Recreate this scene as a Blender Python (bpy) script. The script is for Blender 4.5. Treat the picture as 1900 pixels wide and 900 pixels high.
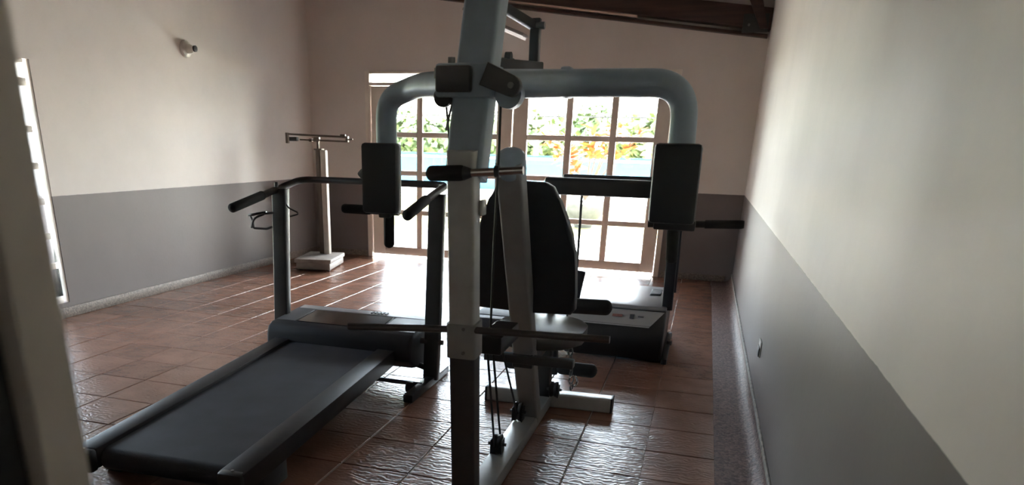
import bpy, bmesh, math, random
from mathutils import Vector, Matrix
random.seed(7)
for o in list(bpy.data.objects): bpy.data.objects.remove(o, do_unlink=True)
SC = bpy.context.scene
COL = SC.collection

# ------------------------------------------------------------------ camera
EYE = 1.42
def cam_axes(yaw, pit, rol):
    w = Vector((math.sin(yaw)*math.cos(pit), math.cos(yaw)*math.cos(pit), -math.sin(pit)))
    r0 = Vector((math.cos(yaw), -math.sin(yaw), 0)); u0 = r0.cross(w)
    r = r0*math.cos(rol) + u0*math.sin(rol); u = -r0*math.sin(rol) + u0*math.cos(rol)
    return r, u, w
CR, CU, CW = cam_axes(-.3059, .3607, .0243)
cd = bpy.data.cameras.new('camera'); cam = bpy.data.objects.new('camera', cd); COL.objects.link(cam)
m = Matrix.Identity(4)
for i in range(3):
    m[i][0] = CR[i]; m[i][1] = CU[i]; m[i][2] = -CW[i]
m[2][3] = EYE
cam.matrix_world = m
cd.sensor_fit = 'HORIZONTAL'; cd.sensor_width = 36
cd.lens = 1334.9*36/1900
cd.shift_x = (950-852.87)/1900; cd.shift_y = (769.5-450)/1900
cd.clip_start = .02; cd.clip_end = 300
cd.dof.use_dof = True; cd.dof.focus_distance = 3.6; cd.dof.aperture_fstop = 4.2
SC.camera = cam

# ------------------------------------------------------------------ light
W = bpy.data.worlds.new('sky'); SC.world = W; W.use_nodes = True
wn = W.node_tree; wn.nodes.clear()
sk = wn.nodes.new('ShaderNodeTexSky'); sk.sky_type = 'NISHITA'; sk.sun_disc = False
sk.sun_elevation = math.radians(52); sk.sun_rotation = math.radians(28); sk.dust_density = 2.5; sk.air_density = 1.0
bgn = wn.nodes.new('ShaderNodeBackground'); bgn.inputs[1].default_value = .75
hs = wn.nodes.new('ShaderNodeHueSaturation'); hs.inputs['Saturation'].default_value = .55
wo = wn.nodes.new('ShaderNodeOutputWorld')
wn.links.new(sk.outputs[0], hs.inputs['Color']); wn.links.new(hs.outputs[0], bgn.inputs[0]); wn.links.new(bgn.outputs[0], wo.inputs[0])
sd = bpy.data.lights.new('sun', 'SUN'); sd.energy = 9; sd.angle = math.radians(.6); sd.color = (1, .95, .86)
sun = bpy.data.objects.new('sun', sd); COL.objects.link(sun)
sun.rotation_euler = Vector((-.42, -.8, -1.5)).to_track_quat('-Z', 'Y').to_euler()
sun.location = (4, 20, 12)
def portal(name, loc, rot, sx, sy):           # sampling guide for daylight through an opening
    l = bpy.data.lights.new(name, 'AREA'); l.shape = 'RECTANGLE'; l.size = sx; l.size_y = sy
    l.cycles.is_portal = True
    o = bpy.data.objects.new(name, l); COL.objects.link(o); o.location = loc; o.rotation_euler = rot
portal('daylight_portal', (-2.24, 8.98, 1.1), (-math.pi/2, 0, 0), 3.72, 2.2)
portal('daylight_portal', (-5.05, 3.93, 1.02), (0, -math.pi/2, 0), 1.85, 1.4)
SC.view_settings.view_transform = 'Standard'; SC.view_settings.look = 'None'
SC.view_settings.gamma = 1; SC.view_settings.use_curve_mapping = False
SC.view_settings.exposure = 3.0

# ------------------------------------------------------------------ materials
def mat(name, col, rough=.6, metal=0, spec=.5, noise=0, nscale=8, bump=0, bscale=60, bdist=.002, coat=0):
    M = bpy.data.materials.new(name); M.use_nodes = True
    nt = M.node_tree; b = nt.nodes['Principled BSDF']
    b.inputs['Base Color'].default_value = (*col, 1); b.inputs['Roughness'].default_value = rough
    b.inputs['Metallic'].default_value = metal; b.inputs['Specular IOR Level'].default_value = spec
    b.inputs['Coat Weight'].default_value = coat
    if noise or bump:
        g = nt.nodes.new('ShaderNodeNewGeometry')
    if noise:
        n = nt.nodes.new('ShaderNodeTexNoise'); n.inputs['Scale'].default_value = nscale; n.inputs['Detail'].default_value = 5
        r = nt.nodes.new('ShaderNodeMapRange'); r.inputs[1].default_value = .3; r.inputs[2].default_value = .7
        r.inputs[3].default_value = 1-noise; r.inputs[4].default_value = 1+noise
        mx = nt.nodes.new('ShaderNodeVectorMath'); mx.operation = 'SCALE'; mx.inputs[0].default_value = col
        nt.links.new(g.outputs['Position'], n.inputs['Vector']); nt.links.new(n.outputs[0], r.inputs[0])
        nt.links.new(r.outputs[0], mx.inputs['Scale']); nt.links.new(mx.outputs[0], b.inputs['Base Color'])
    if bump:
        n2 = nt.nodes.new('ShaderNodeTexNoise'); n2.inputs['Scale'].default_value = bscale; n2.inputs['Detail'].default_value = 3
        bp = nt.nodes.new('ShaderNodeBump'); bp.inputs['Strength'].default_value = bump; bp.inputs['Distance'].default_value = bdist
        nt.links.new(g.outputs['Position'], n2.inputs['Vector']); nt.links.new(n2.outputs[0], bp.inputs['Height'])
        nt.links.new(bp.outputs[0], b.inputs['Normal'])
    return M
DADO = .9555
def wall_mat():
    M = mat('painted_wall', (.7, .65, .6), .55, spec=.4); nt = M.node_tree; b = nt.nodes['Principled BSDF']
    g = nt.nodes.new('ShaderNodeNewGeometry'); s = nt.nodes.new('ShaderNodeSeparateXYZ')
    n = nt.nodes.new('ShaderNodeTexNoise'); n.inputs['Scale'].default_value = 1.7; n.inputs['Detail'].default_value = 6
    n.inputs['Roughness'].default_value = .6
    n3 = nt.nodes.new('ShaderNodeTexNoise'); n3.inputs['Scale'].default_value = 14
    wob = nt.nodes.new('ShaderNodeMath'); wob.operation = 'MULTIPLY_ADD'; wob.inputs[1].default_value = .006
    c = nt.nodes.new('ShaderNodeMath'); c.operation = 'GREATER_THAN'; c.inputs[1].default_value = DADO+.003
    mx = nt.nodes.new('ShaderNodeMix'); mx.data_type = 'RGBA'
    mx.inputs['A'].default_value = (.215, .186, .184, 1); mx.inputs['B'].default_value = (.79, .735, .70, 1)
    r = nt.nodes.new('ShaderNodeMapRange'); r.inputs[1].default_value = .3; r.inputs[2].default_value = .7
    r.inputs[3].default_value = .95; r.inputs[4].default_value = 1.04
    sc = nt.nodes.new('ShaderNodeVectorMath'); sc.operation = 'SCALE'
    L = nt.links.new
    L(g.outputs['Position'], s.inputs[0]); L(g.outputs['Position'], n.inputs['Vector']); L(g.outputs['Position'], n3.inputs['Vector'])
    L(n3.outputs[0], wob.inputs[0]); L(s.outputs['Z'], wob.inputs[2]); L(wob.outputs[0], c.inputs[0])
    L(c.outputs[0], mx.inputs['Factor']); L(n.outputs[0], r.inputs[0]); L(mx.outputs['Result'], sc.inputs[0]); L(r.outputs[0], sc.inputs['Scale'])
    L(sc.outputs[0], b.inputs['Base Color'])
    n2 = nt.nodes.new('ShaderNodeTexNoise'); n2.inputs['Scale'].default_value = 35; n2.inputs['Detail'].default_value = 4
    bp = nt.nodes.new('ShaderNodeBump'); bp.inputs['Strength'].default_value = .25; bp.inputs['Distance'].default_value = .003
    L(g.outputs['Position'], n2.inputs['Vector']); L(n2.outputs[0], bp.inputs['Height']); L(bp.outputs[0], b.inputs['Normal'])
    return M
def tile_mat():
    M = mat('glazed_terracotta', (.2, .09, .06), .27, spec=.42); nt = M.node_tree; b = nt.nodes['Principled BSDF']; L = nt.links.new
    g = nt.nodes.new('ShaderNodeNewGeometry'); oi = nt.nodes.new('ShaderNodeObjectInfo')
    n = nt.nodes.new('ShaderNodeTexNoise'); n.inputs['Scale'].default_value = 5; n.inputs['Detail'].default_value = 5
    L(g.outputs['Position'], n.inputs['Vector'])
    cr = nt.nodes.new('ShaderNodeValToRGB'); cr.color_ramp.elements[0].position = .3; cr.color_ramp.elements[1].position = .72
    cr.color_ramp.elements[0].color = (.19, .09, .06, 1); cr.color_ramp.elements[1].color = (.27, .135, .092, 1)
    L(n.outputs[0], cr.inputs[0])
    r = nt.nodes.new('ShaderNodeMapRange'); r.inputs[3].default_value = .88; r.inputs[4].default_value = 1.1
    L(oi.outputs['Random'], r.inputs[0])
    sc = nt.nodes.new('ShaderNodeVectorMath'); sc.operation = 'SCALE'
    L(cr.outputs[0], sc.inputs[0]); L(r.outputs[0], sc.inputs['Scale']); L(sc.outputs[0], b.inputs['Base Color'])
    # embossed wavy relief, direction varies from tile to tile
    wv = nt.nodes.new('ShaderNodeTexWave'); wv.inputs['Scale'].default_value = 10; wv.inputs['Distortion'].default_value = 10
    wv.inputs['Detail'].default_value = 2; wv.inputs['Detail Scale'].default_value = 1.6; wv.bands_direction = 'Y'
    off = nt.nodes.new('ShaderNodeVectorMath'); off.operation = 'MULTIPLY_ADD'; off.inputs[1].default_value = (13, 7, 3)
    L(oi.outputs['Random'], off.inputs[0]); L(g.outputs['Position'], off.inputs[2])
    L(off.outputs[0], wv.inputs['Vector'])
    bp = nt.nodes.new('ShaderNodeBump'); bp.inputs['Strength'].default_value = .26; bp.inputs['Distance'].default_value = .003
    L(wv.outputs['Fac'], bp.inputs['Height']); L(bp.outputs[0], b.inputs['Normal'])
    return M
def speckle_mat(name, a, c2, scale, rough=.6, bump=.6):
    M = mat(name, a, rough); nt = M.node_tree; b = nt.nodes['Principled BSDF']; L = nt.links.new
    g = nt.nodes.new('ShaderNodeNewGeometry'); v = nt.nodes.new('ShaderNodeTexVoronoi'); v.inputs['Scale'].default_value = scale
    L(g.outputs['Position'], v.inputs['Vector'])
    s = nt.nodes.new('ShaderNodeSeparateColor'); L(v.outputs['Color'], s.inputs[0])
    mx = nt.nodes.new('ShaderNodeMix'); mx.data_type = 'RGBA'; mx.inputs['A'].default_value = (*a, 1); mx.inputs['B'].default_value = (*c2, 1)
    L(s.outputs[0], mx.inputs['Factor']); L(mx.outputs['Result'], b.inputs['Base Color'])
    bp = nt.nodes.new('ShaderNodeBump'); bp.inputs['Strength'].default_value = bump; bp.inputs['Distance'].default_value = .004; bp.invert = True
    L(v.outputs['Distance'], bp.inputs['Height']); L(bp.outputs[0], b.inputs['Normal'])
    return M
def glass_mat():
    M = bpy.data.materials.new('clear_pane'); M.use_nodes = True; nt = M.node_tree; nt.nodes.clear(); L = nt.links.new
    t = nt.nodes.new('ShaderNodeBsdfTransparent'); t.inputs[0].default_value = (.93, .96, .95, 1)
    gl = nt.nodes.new('ShaderNodeBsdfGlossy'); gl.inputs['Roughness'].default_value = .03
    f = nt.nodes.new('ShaderNodeFresnel'); f.inputs[0].default_value = 1.45
    mx = nt.nodes.new('ShaderNodeMixShader'); o = nt.nodes.new('ShaderNodeOutputMaterial')
    L(f.outputs[0], mx.inputs[0]); L(t.outputs[0], mx.inputs[1]); L(gl.outputs[0], mx.inputs[2]); L(mx.outputs[0], o.inputs[0])
    return M
def leaf_mat(name, a, c2):
    M = mat(name, a, .5); nt = M.node_tree; b = nt.nodes['Principled BSDF']; L = nt.links.new
    g = nt.nodes.new('ShaderNodeNewGeometry'); n = nt.nodes.new('ShaderNodeTexNoise'); n.inputs['Scale'].default_value = 2.2
    L(g.outputs['Position'], n.inputs['Vector'])
    cr = nt.nodes.new('ShaderNodeValToRGB'); cr.color_ramp.elements[0].position = .35; cr.color_ramp.elements[1].position = .65
    cr.color_ramp.elements[0].color = (*a, 1); cr.color_ramp.elements[1].color = (*c2, 1)
    L(n.outputs[0], cr.inputs[0]); L(cr.outputs[0], b.inputs['Base Color'])
    return M
def wood_mat(name, a, c2, axis='X'):
    M = mat(name, a, .5); nt = M.node_tree; b = nt.nodes['Principled BSDF']; L = nt.links.new
    g = nt.nodes.new('ShaderNodeNewGeometry'); mp = nt.nodes.new('ShaderNodeMapping')
    mp.inputs['Scale'].default_value = {'X': (1, 14, 14), 'Z': (14, 14, 1)}[axis]
    n = nt.nodes.new('ShaderNodeTexNoise'); n.inputs['Scale'].default_value = 2; n.inputs['Detail'].default_value = 6
    L(g.outputs['Position'], mp.inputs[0]); L(mp.outputs[0], n.inputs['Vector'])
    cr = nt.nodes.new('ShaderNodeValToRGB'); cr.color_ramp.elements[0].position = .3; cr.color_ramp.elements[1].position = .7
    cr.color_ramp.elements[0].color = (*a, 1); cr.color_ramp.elements[1].color = (*c2, 1)
    L(n.outputs[0], cr.inputs[0]); L(cr.outputs[0], b.inputs['Base Color'])
    return M
MT = dict(
    wall=wall_mat(), tile=tile_mat(), glass=glass_mat(),
    grout=mat('grout', (.4, .33, .28), .8, noise=.2),
    pebble=speckle_mat('washed_pebble', (.1, .055, .05), (.27, .17, .15), 85),
    skirt=speckle_mat('granite_skirting', (.13, .1, .085), (.26, .21, .18), 90, .5, .3),
    edge=speckle_mat('chipped_paint_edge', (.5, .48, .44), (.3, .29, .27), 40, .7, .3),
    cream=mat('cream_door_paint', (.88, .81, .74), .4, noise=.05, nscale=5),
    jamb=mat('grey_jamb_paint', (.72, .66, .61), .5, noise=.12, nscale=9),
    blackleaf=mat('black_door_enamel', (.012, .012, .012), .35),
    iron=mat('dark_iron', (.05, .05, .05), .5, .4),
    beam=wood_mat('dark_wood', (.035, .015, .012), (.075, .035, .028)),
    roof=wood_mat('ceiling_boards', (.1, .07, .055), (.15, .105, .085)),
    strip=mat('pale_conduit', (.75, .58, .48), .4),
    glare_silver=mat('silver_enamel_with_glare', (.54, .56, .56), .36, .25, noise=.08, nscale=12),  # frame paint lightened: part of the veiling lens glare is in this colour
    slant=mat('mid_grey_enamel', (.34, .345, .35), .4, .15, noise=.08, nscale=12),
    barsteel=mat('bar_steel', (.12, .115, .12), .3, .5),
    postlow=mat('dark_post_enamel', (.075, .073, .08), .4, .2, noise=.1, nscale=12),
    darkgrey=mat('graphite_enamel', (.06, .062, .066), .35, .25, noise=.1, nscale=12),
    glare_bluegrey=mat('blue_grey_enamel_with_glare', (.37, .47, .56), .4, .15, noise=.08, nscale=12),  # bluish glare over boom and arms partly painted in as a paler colour
    chrome=mat('chrome', (.6, .6, .6), .18, 1),
    vinyl=mat('black_vinyl', (.03, .036, .044), .45, bump=.3, bscale=220, bdist=.001),
    seatv=mat('grey_seat_vinyl', (.075, .07, .068), .5, noise=.15, nscale=10, bump=.3, bscale=200, bdist=.001),
    foam=mat('black_foam', (.025, .026, .028), .85, bump=.5, bscale=300, bdist=.001),
    plastic=mat('black_plastic', (.02, .02, .022), .4),
    gloss=mat('gloss_black', (.012, .012, .014), .12),
    tmgrey=mat('treadmill_grey', (.022, .022, .027), .6, spec=.25, noise=.06),
    belt=mat('rubber_belt', (.033, .034, .044), .65, spec=.35, noise=.2, nscale=6, bump=.6, bscale=260, bdist=.001),
    rail=mat('side_rail_plastic', (.022, .018, .02), .5, spec=.35, noise=.15, nscale=20),
    hoodgrey=mat('pale_grey_plastic', (.34, .34, .35), .28),
    tmtrim=mat('grey_trim_plastic', (.09, .09, .10), .45),
    cable=mat('steel_cable_black', (.02, .02, .02), .5),
    bolt=mat('bolt_steel', (.2, .2, .2), .35, .8),
    scalew=mat('worn_white_enamel', (.6, .56, .5), .4, noise=.1, nscale=14),
    scalep=mat('grey_scale_platform', (.36, .33, .31), .5, noise=.15, nscale=12),
    brass=mat('dull_metal', (.16, .13, .11), .4, .6),
    porcelain=mat('porcelain', (.75, .72, .66), .25),
    socket=mat('dark_socket', (.02, .02, .025), .4),
    plate=mat('outlet_plate', (.62, .6, .57), .4),
    red=mat('red_print', (.3, .14, .12), .5),
    lawn=mat('lawn_grass', (.16, .145, .035), .9, noise=.3, nscale=1.2),
    pave=mat('pale_concrete', (.72, .69, .66), .8, noise=.1, nscale=2),
    poolblue=mat('pool_blue_wall', (.02, .13, .2), .4),
    water=mat('pool_water', (.03, .18, .24), .06, bump=.4, bscale=3, bdist=.03),
    white=mat('white_render', (.78, .77, .74), .7),
    rooftile=mat('grey_roof', (.3, .32, .35), .7),
    leafA=leaf_mat('green_leaf', (.10, .14, .05), (.22, .27, .11)),
    leafB=leaf_mat('olive_leaf', (.13, .16, .06), (.25, .28, .11)),
    croton=leaf_mat('orange_leaf', (.34, .07, .02), (.42, .15, .03)),
    bark=mat('bark', (.12, .09, .06), .9, noise=.3),
    pot=mat('grey_stone_pot', (.1, .1, .095), .8, noise=.2),
    lamptube=mat('fluorescent_tube', (.85, .83, .8), .4),
    windowdark=mat('dark_window', (.03, .04, .05), .15),
)

bl = MT['lamptube'].node_tree.nodes['Principled BSDF']; bl.inputs['Emission Color'].default_value = (1, .95, .9, 1); bl.inputs['Emission Strength'].default_value = .07
# ------------------------------------------------------------------ mesh helpers
def new(): return bmesh.new()
def box(bm, c, s, bev=0, rot=None, seg=2):
    v0 = set(bm.verts)
    r = bmesh.ops.create_cube(bm, size=1)
    vs = r['verts']
    M = Matrix.Diagonal((*s, 1))
    bmesh.ops.transform(bm, matrix=M, verts=vs)
    if bev:
        es = list({e for v in vs for e in v.link_edges})
        rr = bmesh.ops.bevel(bm, geom=es, offset=bev, segments=seg, profile=.5, affect='EDGES', clamp_overlap=True)
    vs = [v for v in bm.verts if v not in v0]
    T = Matrix.Translation(c)
    if rot is not None: T = T @ rot
    bmesh.ops.transform(bm, matrix=T, verts=vs)
    return bm
def bb(bm, x0, x1, y0, y1, z0, z1, bev=0):
    return box(bm, ((x0+x1)/2, (y0+y1)/2, (z0+z1)/2), (abs(x1-x0), abs(y1-y0), abs(z1-z0)), bev)
def fillet(pts, r, n=6):
    pts = [Vector(p) for p in pts]; out = [pts[0]]
    for i in range(1, len(pts)-1):
        a, b, c = pts[i-1], pts[i], pts[i+1]
        d1 = (a-b); d2 = (c-b); rr = min(r, d1.length*.49, d2.length*.49)
        p, q = b+d1.normalized()*rr, b+d2.normalized()*rr
        for k in range(n+1):
            t = k/n; out.append(p*(1-t)**2 + b*2*t*(1-t) + q*t*t)
    out.append(pts[-1]); return out
def ring_profile(kind, a, b, n=14):
    if kind == 'round': return [(a*math.cos(2*math.pi*k/n), b*math.sin(2*math.pi*k/n)) for k in range(n)]
    out = []; r = min(a, b)*.28                                   # rounded rectangle
    for cx, cy, s in ((a-r, b-r, 0), (-a+r, b-r, 1), (-a+r, -b+r, 2), (a-r, -b+r, 3)):
        for k in range(4):
            t = math.pi/2*(s + k/3); out.append((cx+r*math.cos(t), cy+r*math.sin(t)))
    return out
def sweep(bm, pts, a, b=None, kind='round', up=(0, 0, 1), n=14, scales=None):
    b = a if b is None else b
    pts = [Vector(p) for p in pts]; prof = ring_profile(kind, a, b, n); rings = []
    up = Vector(up)
    for i, p in enumerate(pts):
        t = (pts[min(i+1, len(pts)-1)] - pts[max(i-1, 0)]).normalized()
        x = t.cross(up)
        if x.length < 1e-4: x = t.cross(Vector((0, 1, 0)))
        x.normalize(); y = x.cross(t).normalized(); s = scales[i] if scales else 1
        rings.append([bm.verts.new(p + x*u*s + y*v*s) for u, v in prof])
    N = len(prof)
    for i in range(len(rings)-1):
        for k in range(N):
            bm.faces.new((rings[i][k], rings[i][(k+1) % N], rings[i+1][(k+1) % N], rings[i+1][k]))
    bm.faces.new(list(reversed(rings[0]))); bm.faces.new(rings[-1])
    return bm
def foam(bm, p, q, r, n=18):                                       # foam grip with rounded ends
    p, q = Vector(p), Vector(q); d = q-p; L = d.length; d.normalize(); e = min(r*.8, L*.3)
    pts = []; sc = []
    for k in range(6):
        t = k/5*math.pi/2; pts.append(p + d*e*(1-math.cos(t))); sc.append(max(.25, math.sin(t)))
    for k in range(6):
        t = (1-k/5)*math.pi/2; pts.append(q - d*e*(1-math.cos(t))); sc.append(max(.25, math.sin(t)))
    up = (0, 0, 1) if abs(d.z) < .9 else (0, 1, 0)
    return sweep(bm, pts, r, n=n, up=up, scales=sc)
def prism(bm, poly, axis, a, b, bev=0):                            # poly in the two other axes, extruded from a to b
    def P(u, v, t): return {'x': (t, u, v), 'y': (u, t, v), 'z': (u, v, t)}[axis]
    A = [bm.verts.new(P(u, v, a)) for u, v in poly]; B = [bm.verts.new(P(u, v, b)) for u, v in poly]
    n = len(poly); fs = [bm.faces.new(A), bm.faces.new(list(reversed(B)))]
    for k in range(n): fs.append(bm.faces.new((A[k], B[k], B[(k+1) % n], A[(k+1) % n])))
    if bev:
        es = [e for e in bm.edges if (e.verts[0] in A and e.verts[1] in A) or (e.verts[0] in B and e.verts[1] in B)]
        bmesh.ops.bevel(bm, geom=es, offset=bev, segments=3, profile=.5, affect='EDGES', clamp_overlap=True)
    return bm
def disc(bm, c, axis, r, h, n=20):
    a = Vector(axis).normalized(); c = Vector(c)
    up = (0, 0, 1) if abs(a.z) < .9 else (0, 1, 0)
    return sweep(bm, [c-a*h/2, c+a*h/2], r, n=n, up=up)
def lathe(bm, prof, c=(0, 0, 0), n=24, rot=None):
    rings = []
    for r, z in prof:
        rings.append([Vector((r*math.cos(2*math.pi*k/n), r*math.sin(2*math.pi*k/n), z)) for k in range(n)])
    T = Matrix.Translation(c) @ (rot if rot is not None else Matrix.Identity(4))
    R = [[bm.verts.new(T @ v) for v in rg] for rg in rings]
    for i in range(len(R)-1):
        for k in range(n): bm.faces.new((R[i][k], R[i][(k+1) % n], R[i+1][(k+1) % n], R[i+1][k]))
    bm.faces.new(list(reversed(R[0]))); bm.faces.new(R[-1])
    return bm
def obj(name, bm, m, parent=None, smooth=True, label=None):
    bmesh.ops.recalc_face_normals(bm, faces=bm.faces)
    me = bpy.data.meshes.new(name)
    off = Vector((0, 0, 0)); p = parent
    while p: off += p.location; p = p.parent
    if parent is None:
        xs = [v.co for v in bm.verts]
        c = sum(xs, Vector())/len(xs); c.z = min(v.z for v in xs)
        off = c
    bmesh.ops.translate(bm, vec=-off, verts=bm.verts)
    bm.to_mesh(me); bm.free()
    o = bpy.data.objects.new(name, me); COL.objects.link(o)
    if parent is None: o.location = off
    else: o.parent = parent
    me.materials.append(MT[m])
    if smooth:
        me.polygons.foreach_set('use_smooth', [True]*len(me.polygons))
        md = None
        me.set_sharp_from_angle(angle=math.radians(38))
    if label: o['label'] = label
    return o
def thing(name, loc, label, cat, group=None):
    o = bpy.data.objects.new(name, None); COL.objects.link(o); o.location = loc; o.empty_display_size = .1
    o['label'] = label; o['category'] = cat
    if group: o['group'] = group
    return o
def tag(o, label, cat, group=None):
    o['label'] = label; o['category'] = cat
    if group: o['group'] = group
    return o
def struct(o, label=None, cat=None):
    o['kind'] = 'structure'
    if label: o['label'] = label
    if cat: o['category'] = cat
    return o

# ------------------------------------------------------------------ room shell
XL, XR, YB = -4.864, .437, 8.818
TOP = 4.2
def roof_z(x): return 2.93 + .127*(XR - x)
# back wall with the door opening
DX0, DX1, DZ = -4.10, -.38, 2.213
bm = new(); bb(bm, XL-.25, DX0, YB, YB+.13, -.02, TOP); bb(bm, DX1, XR+.25, YB, YB+.13, -.02, TOP); bb(bm, DX0, DX1, YB, YB+.13, DZ, TOP)
struct(obj('wall_back', bm, 'wall', smooth=False), 'far wall, cream above grey, around the french doors', 'wall')
WY0, WY1, WZ0, WZ1 = 3.25, 4.62, .12, 1.93
bm = new()
bb(bm, XL-.2, XL, -1.2, WY0, -.02, TOP); bb(bm, XL-.2, XL, WY1, YB, -.02, TOP)
bb(bm, XL-.2, XL, WY0, WY1, -.02, WZ0); bb(bm, XL-.2, XL, WY0, WY1, WZ1, TOP)
struct(obj('wall_left', bm, 'wall', smooth=False), 'left wall, cream above a grey painted dado', 'wall')
bm = new(); bb(bm, XR, XR+.2, -1.2, YB, -.02, TOP)
struct(obj('wall_right', bm, 'wall', smooth=False), 'right wall, white above a grey painted dado', 'wall')
bm = new(); bb(bm, XL-.2, XR+.2, -1.4, -1.2, -.02, TOP)
struct(obj('wall_front', bm, 'wall', smooth=False), 'wall behind the viewer', 'wall')
# roof
bm = new(); prism(bm, [(XL-.6, roof_z(XL-.6)), (XR+.6, roof_z(XR+.6)), (XR+.6, roof_z(XR+.6)+.12), (XL-.6, roof_z(XL-.6)+.12)], 'y', -1.5, YB+.8)
struct(obj('ceiling', bm, 'roof', smooth=False), 'sloping brown boarded ceiling', 'ceiling')
# roof beam along the back wall, sloping down to the right wall
def bz(x): return 2.493 + .127*(.40 - x)
bt = thing('roof_beam', (-1.5, YB-.06, 2.75), 'dark wooden roof beam sloping down to the right wall', 'beam')
def slab(x0, x1, z0, z1, y0, y1, name, m, lab=None):
    bm = new(); prism(bm, [(x0, bz(x0)+z0), (x1, bz(x1)+z0), (x1, bz(x1)+z1), (x0, bz(x0)+z1)], 'y', y0, y1, .004)
    return obj(name, bm, m, bt, label=lab)
slab(-4.6, XR-.005, .065, .26, YB-.16, YB-.002, 'beam_timber', 'beam')
slab(-4.6, XR-.02, .0, .03, YB-.10, YB-.002, 'ledger_board', 'beam')
slab(-4.6, -.9, .045, .064, YB-.12, YB-.02, 'pale_batten', 'strip', 'thin pale batten under the beam')
bm = new(); prism(bm, [(.40, 2.56), (.33, 2.56), (.10, 3.0), (.26, 3.0)], 'y', YB-.2, YB-.17, .004); obj('brace', bm, 'beam', bt)
bm = new(); bb(bm, .16, .405, YB-.175, YB-.158, 2.53, 2.70, .003); obj('iron_plate', bm, 'iron', bt)
for dx, dz in ((.22, 2.6), (.33, 2.65), (.37, 2.57)):
    bm = new(); disc(bm, (dx, YB-.178, dz), (0, 1, 0), .012, .012); obj('bolt', bm, 'bolt', bt)

# floor with tiles
bm = new(); bb(bm, XL-.2, XR+.2, -1.4, YB+.2, -.12, -.006)
floor = obj('floor', bm, 'grout', smooth=False); struct(floor, 'glossy terracotta tiled floor', 'floor')
TS = .3377; TX, TY = -.1048, 3.791
def tile_mesh(w, d, nm):
    bm = new(); bb(bm, -w/2, w/2, -d/2, d/2, -.012, 0, 0)
    es = [e for e in bm.edges if all(v.co.z > -.001 for v in e.verts)]
    bmesh.ops.bevel(bm, geom=es, offset=.003, segments=1, affect='EDGES')
    bmesh.ops.recalc_face_normals(bm, faces=bm.faces)
    me = bpy.data.meshes.new(nm); bm.to_mesh(me); bm.free(); me.materials.append(MT['tile']); return me
tmesh = tile_mesh(TS-.005, TS-.005, 'tile')
cells = []
for i in range(-15, 1):
    for j in range(-14, 16):
        x0, x1 = max(TX+i*TS, XL), min(TX+(i+1)*TS, .218); y0, y1 = TY+j*TS, min(TY+(j+1)*TS, YB)
        if x1-x0 < .012 or y1-y0 < .012: continue
        full = (x1-x0 > TS-.02) and (y1-y0 > TS-.001)
        c = Vector(((x0+x1)/2, (y0+y1)/2, 0)); d = c - Vector((0, 0, EYE)); z = d.dot(CW)
        px = 852.87+1334.9*d.dot(CR)/z if z > .1 else -999; py = 769.5-1334.9*d.dot(CU)/z if z > .1 else 9999
        vis = z > .3 and 60 < px < 1420 and py < 960
        cells.append((not vis, d.length, x0, x1, y0, y1, full))
cells.sort()
rest = new()
for n, (nv, dl, x0, x1, y0, y1, full) in enumerate(cells):
    if n < 300:
        me = tmesh if full else tile_mesh(x1-x0-.006, y1-y0-.006, 'tile_cut')
        o = bpy.data.objects.new('tile', me); COL.objects.link(o); o.parent = floor
        o.location = Vector(((x0+x1)/2, (y0+y1)/2, random.uniform(-.0008, .0008))) - floor.location
    else:
        bb(rest, x0+.003, x1-.003, y0+.003, y1-.003, -.012, 0)
o = obj('tile_remainder', rest, 'tile', floor, smooth=False); o['kind'] = 'stuff'
bm = new(); bb(bm, .221, XR-.03, -1.2, YB, -.02, .002); obj('pebble_border', bm, 'pebble', floor, smooth=False, label='dark red washed pebble border strip')
# coved skirting of the right wall, with the chipped paint lip
bm = new(); pr = [(XR, 0)]; 
for k in range(9):
    t = math.pi/2*k/8; pr.append((XR-.075+.065*math.sin(t), .002+.065*(1-math.cos(t))))
pr.append((XR, .067))
prism(bm, pr, 'y', -1.2, YB)
bs = obj('baseboard_right', bm, 'pebble'); struct(bs, 'coved pebble skirting along the right wall', 'baseboard')
bm = new(); bb(bm, XR-.012, XR, -1.2, YB, .067, .092, .003); obj('paint_lip', bm, 'edge', bs)
bm = new(); bb(bm, XL, XL+.018, WY1-4.6, YB, 0, .085, .004)
struct(obj('baseboard_left', bm, 'skirt'), 'brown granite skirting along the left wall', 'baseboard')
bm = new(); bb(bm, XL+.018, DX0-.01, YB-.016, YB, 0, .07, .004); bb(bm, DX1+.02, XR-.08, YB-.016, YB, 0, .07, .004)
struct(obj('baseboard_back', bm, 'skirt'), 'dark skirting under the far wall', 'baseboard')

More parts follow.
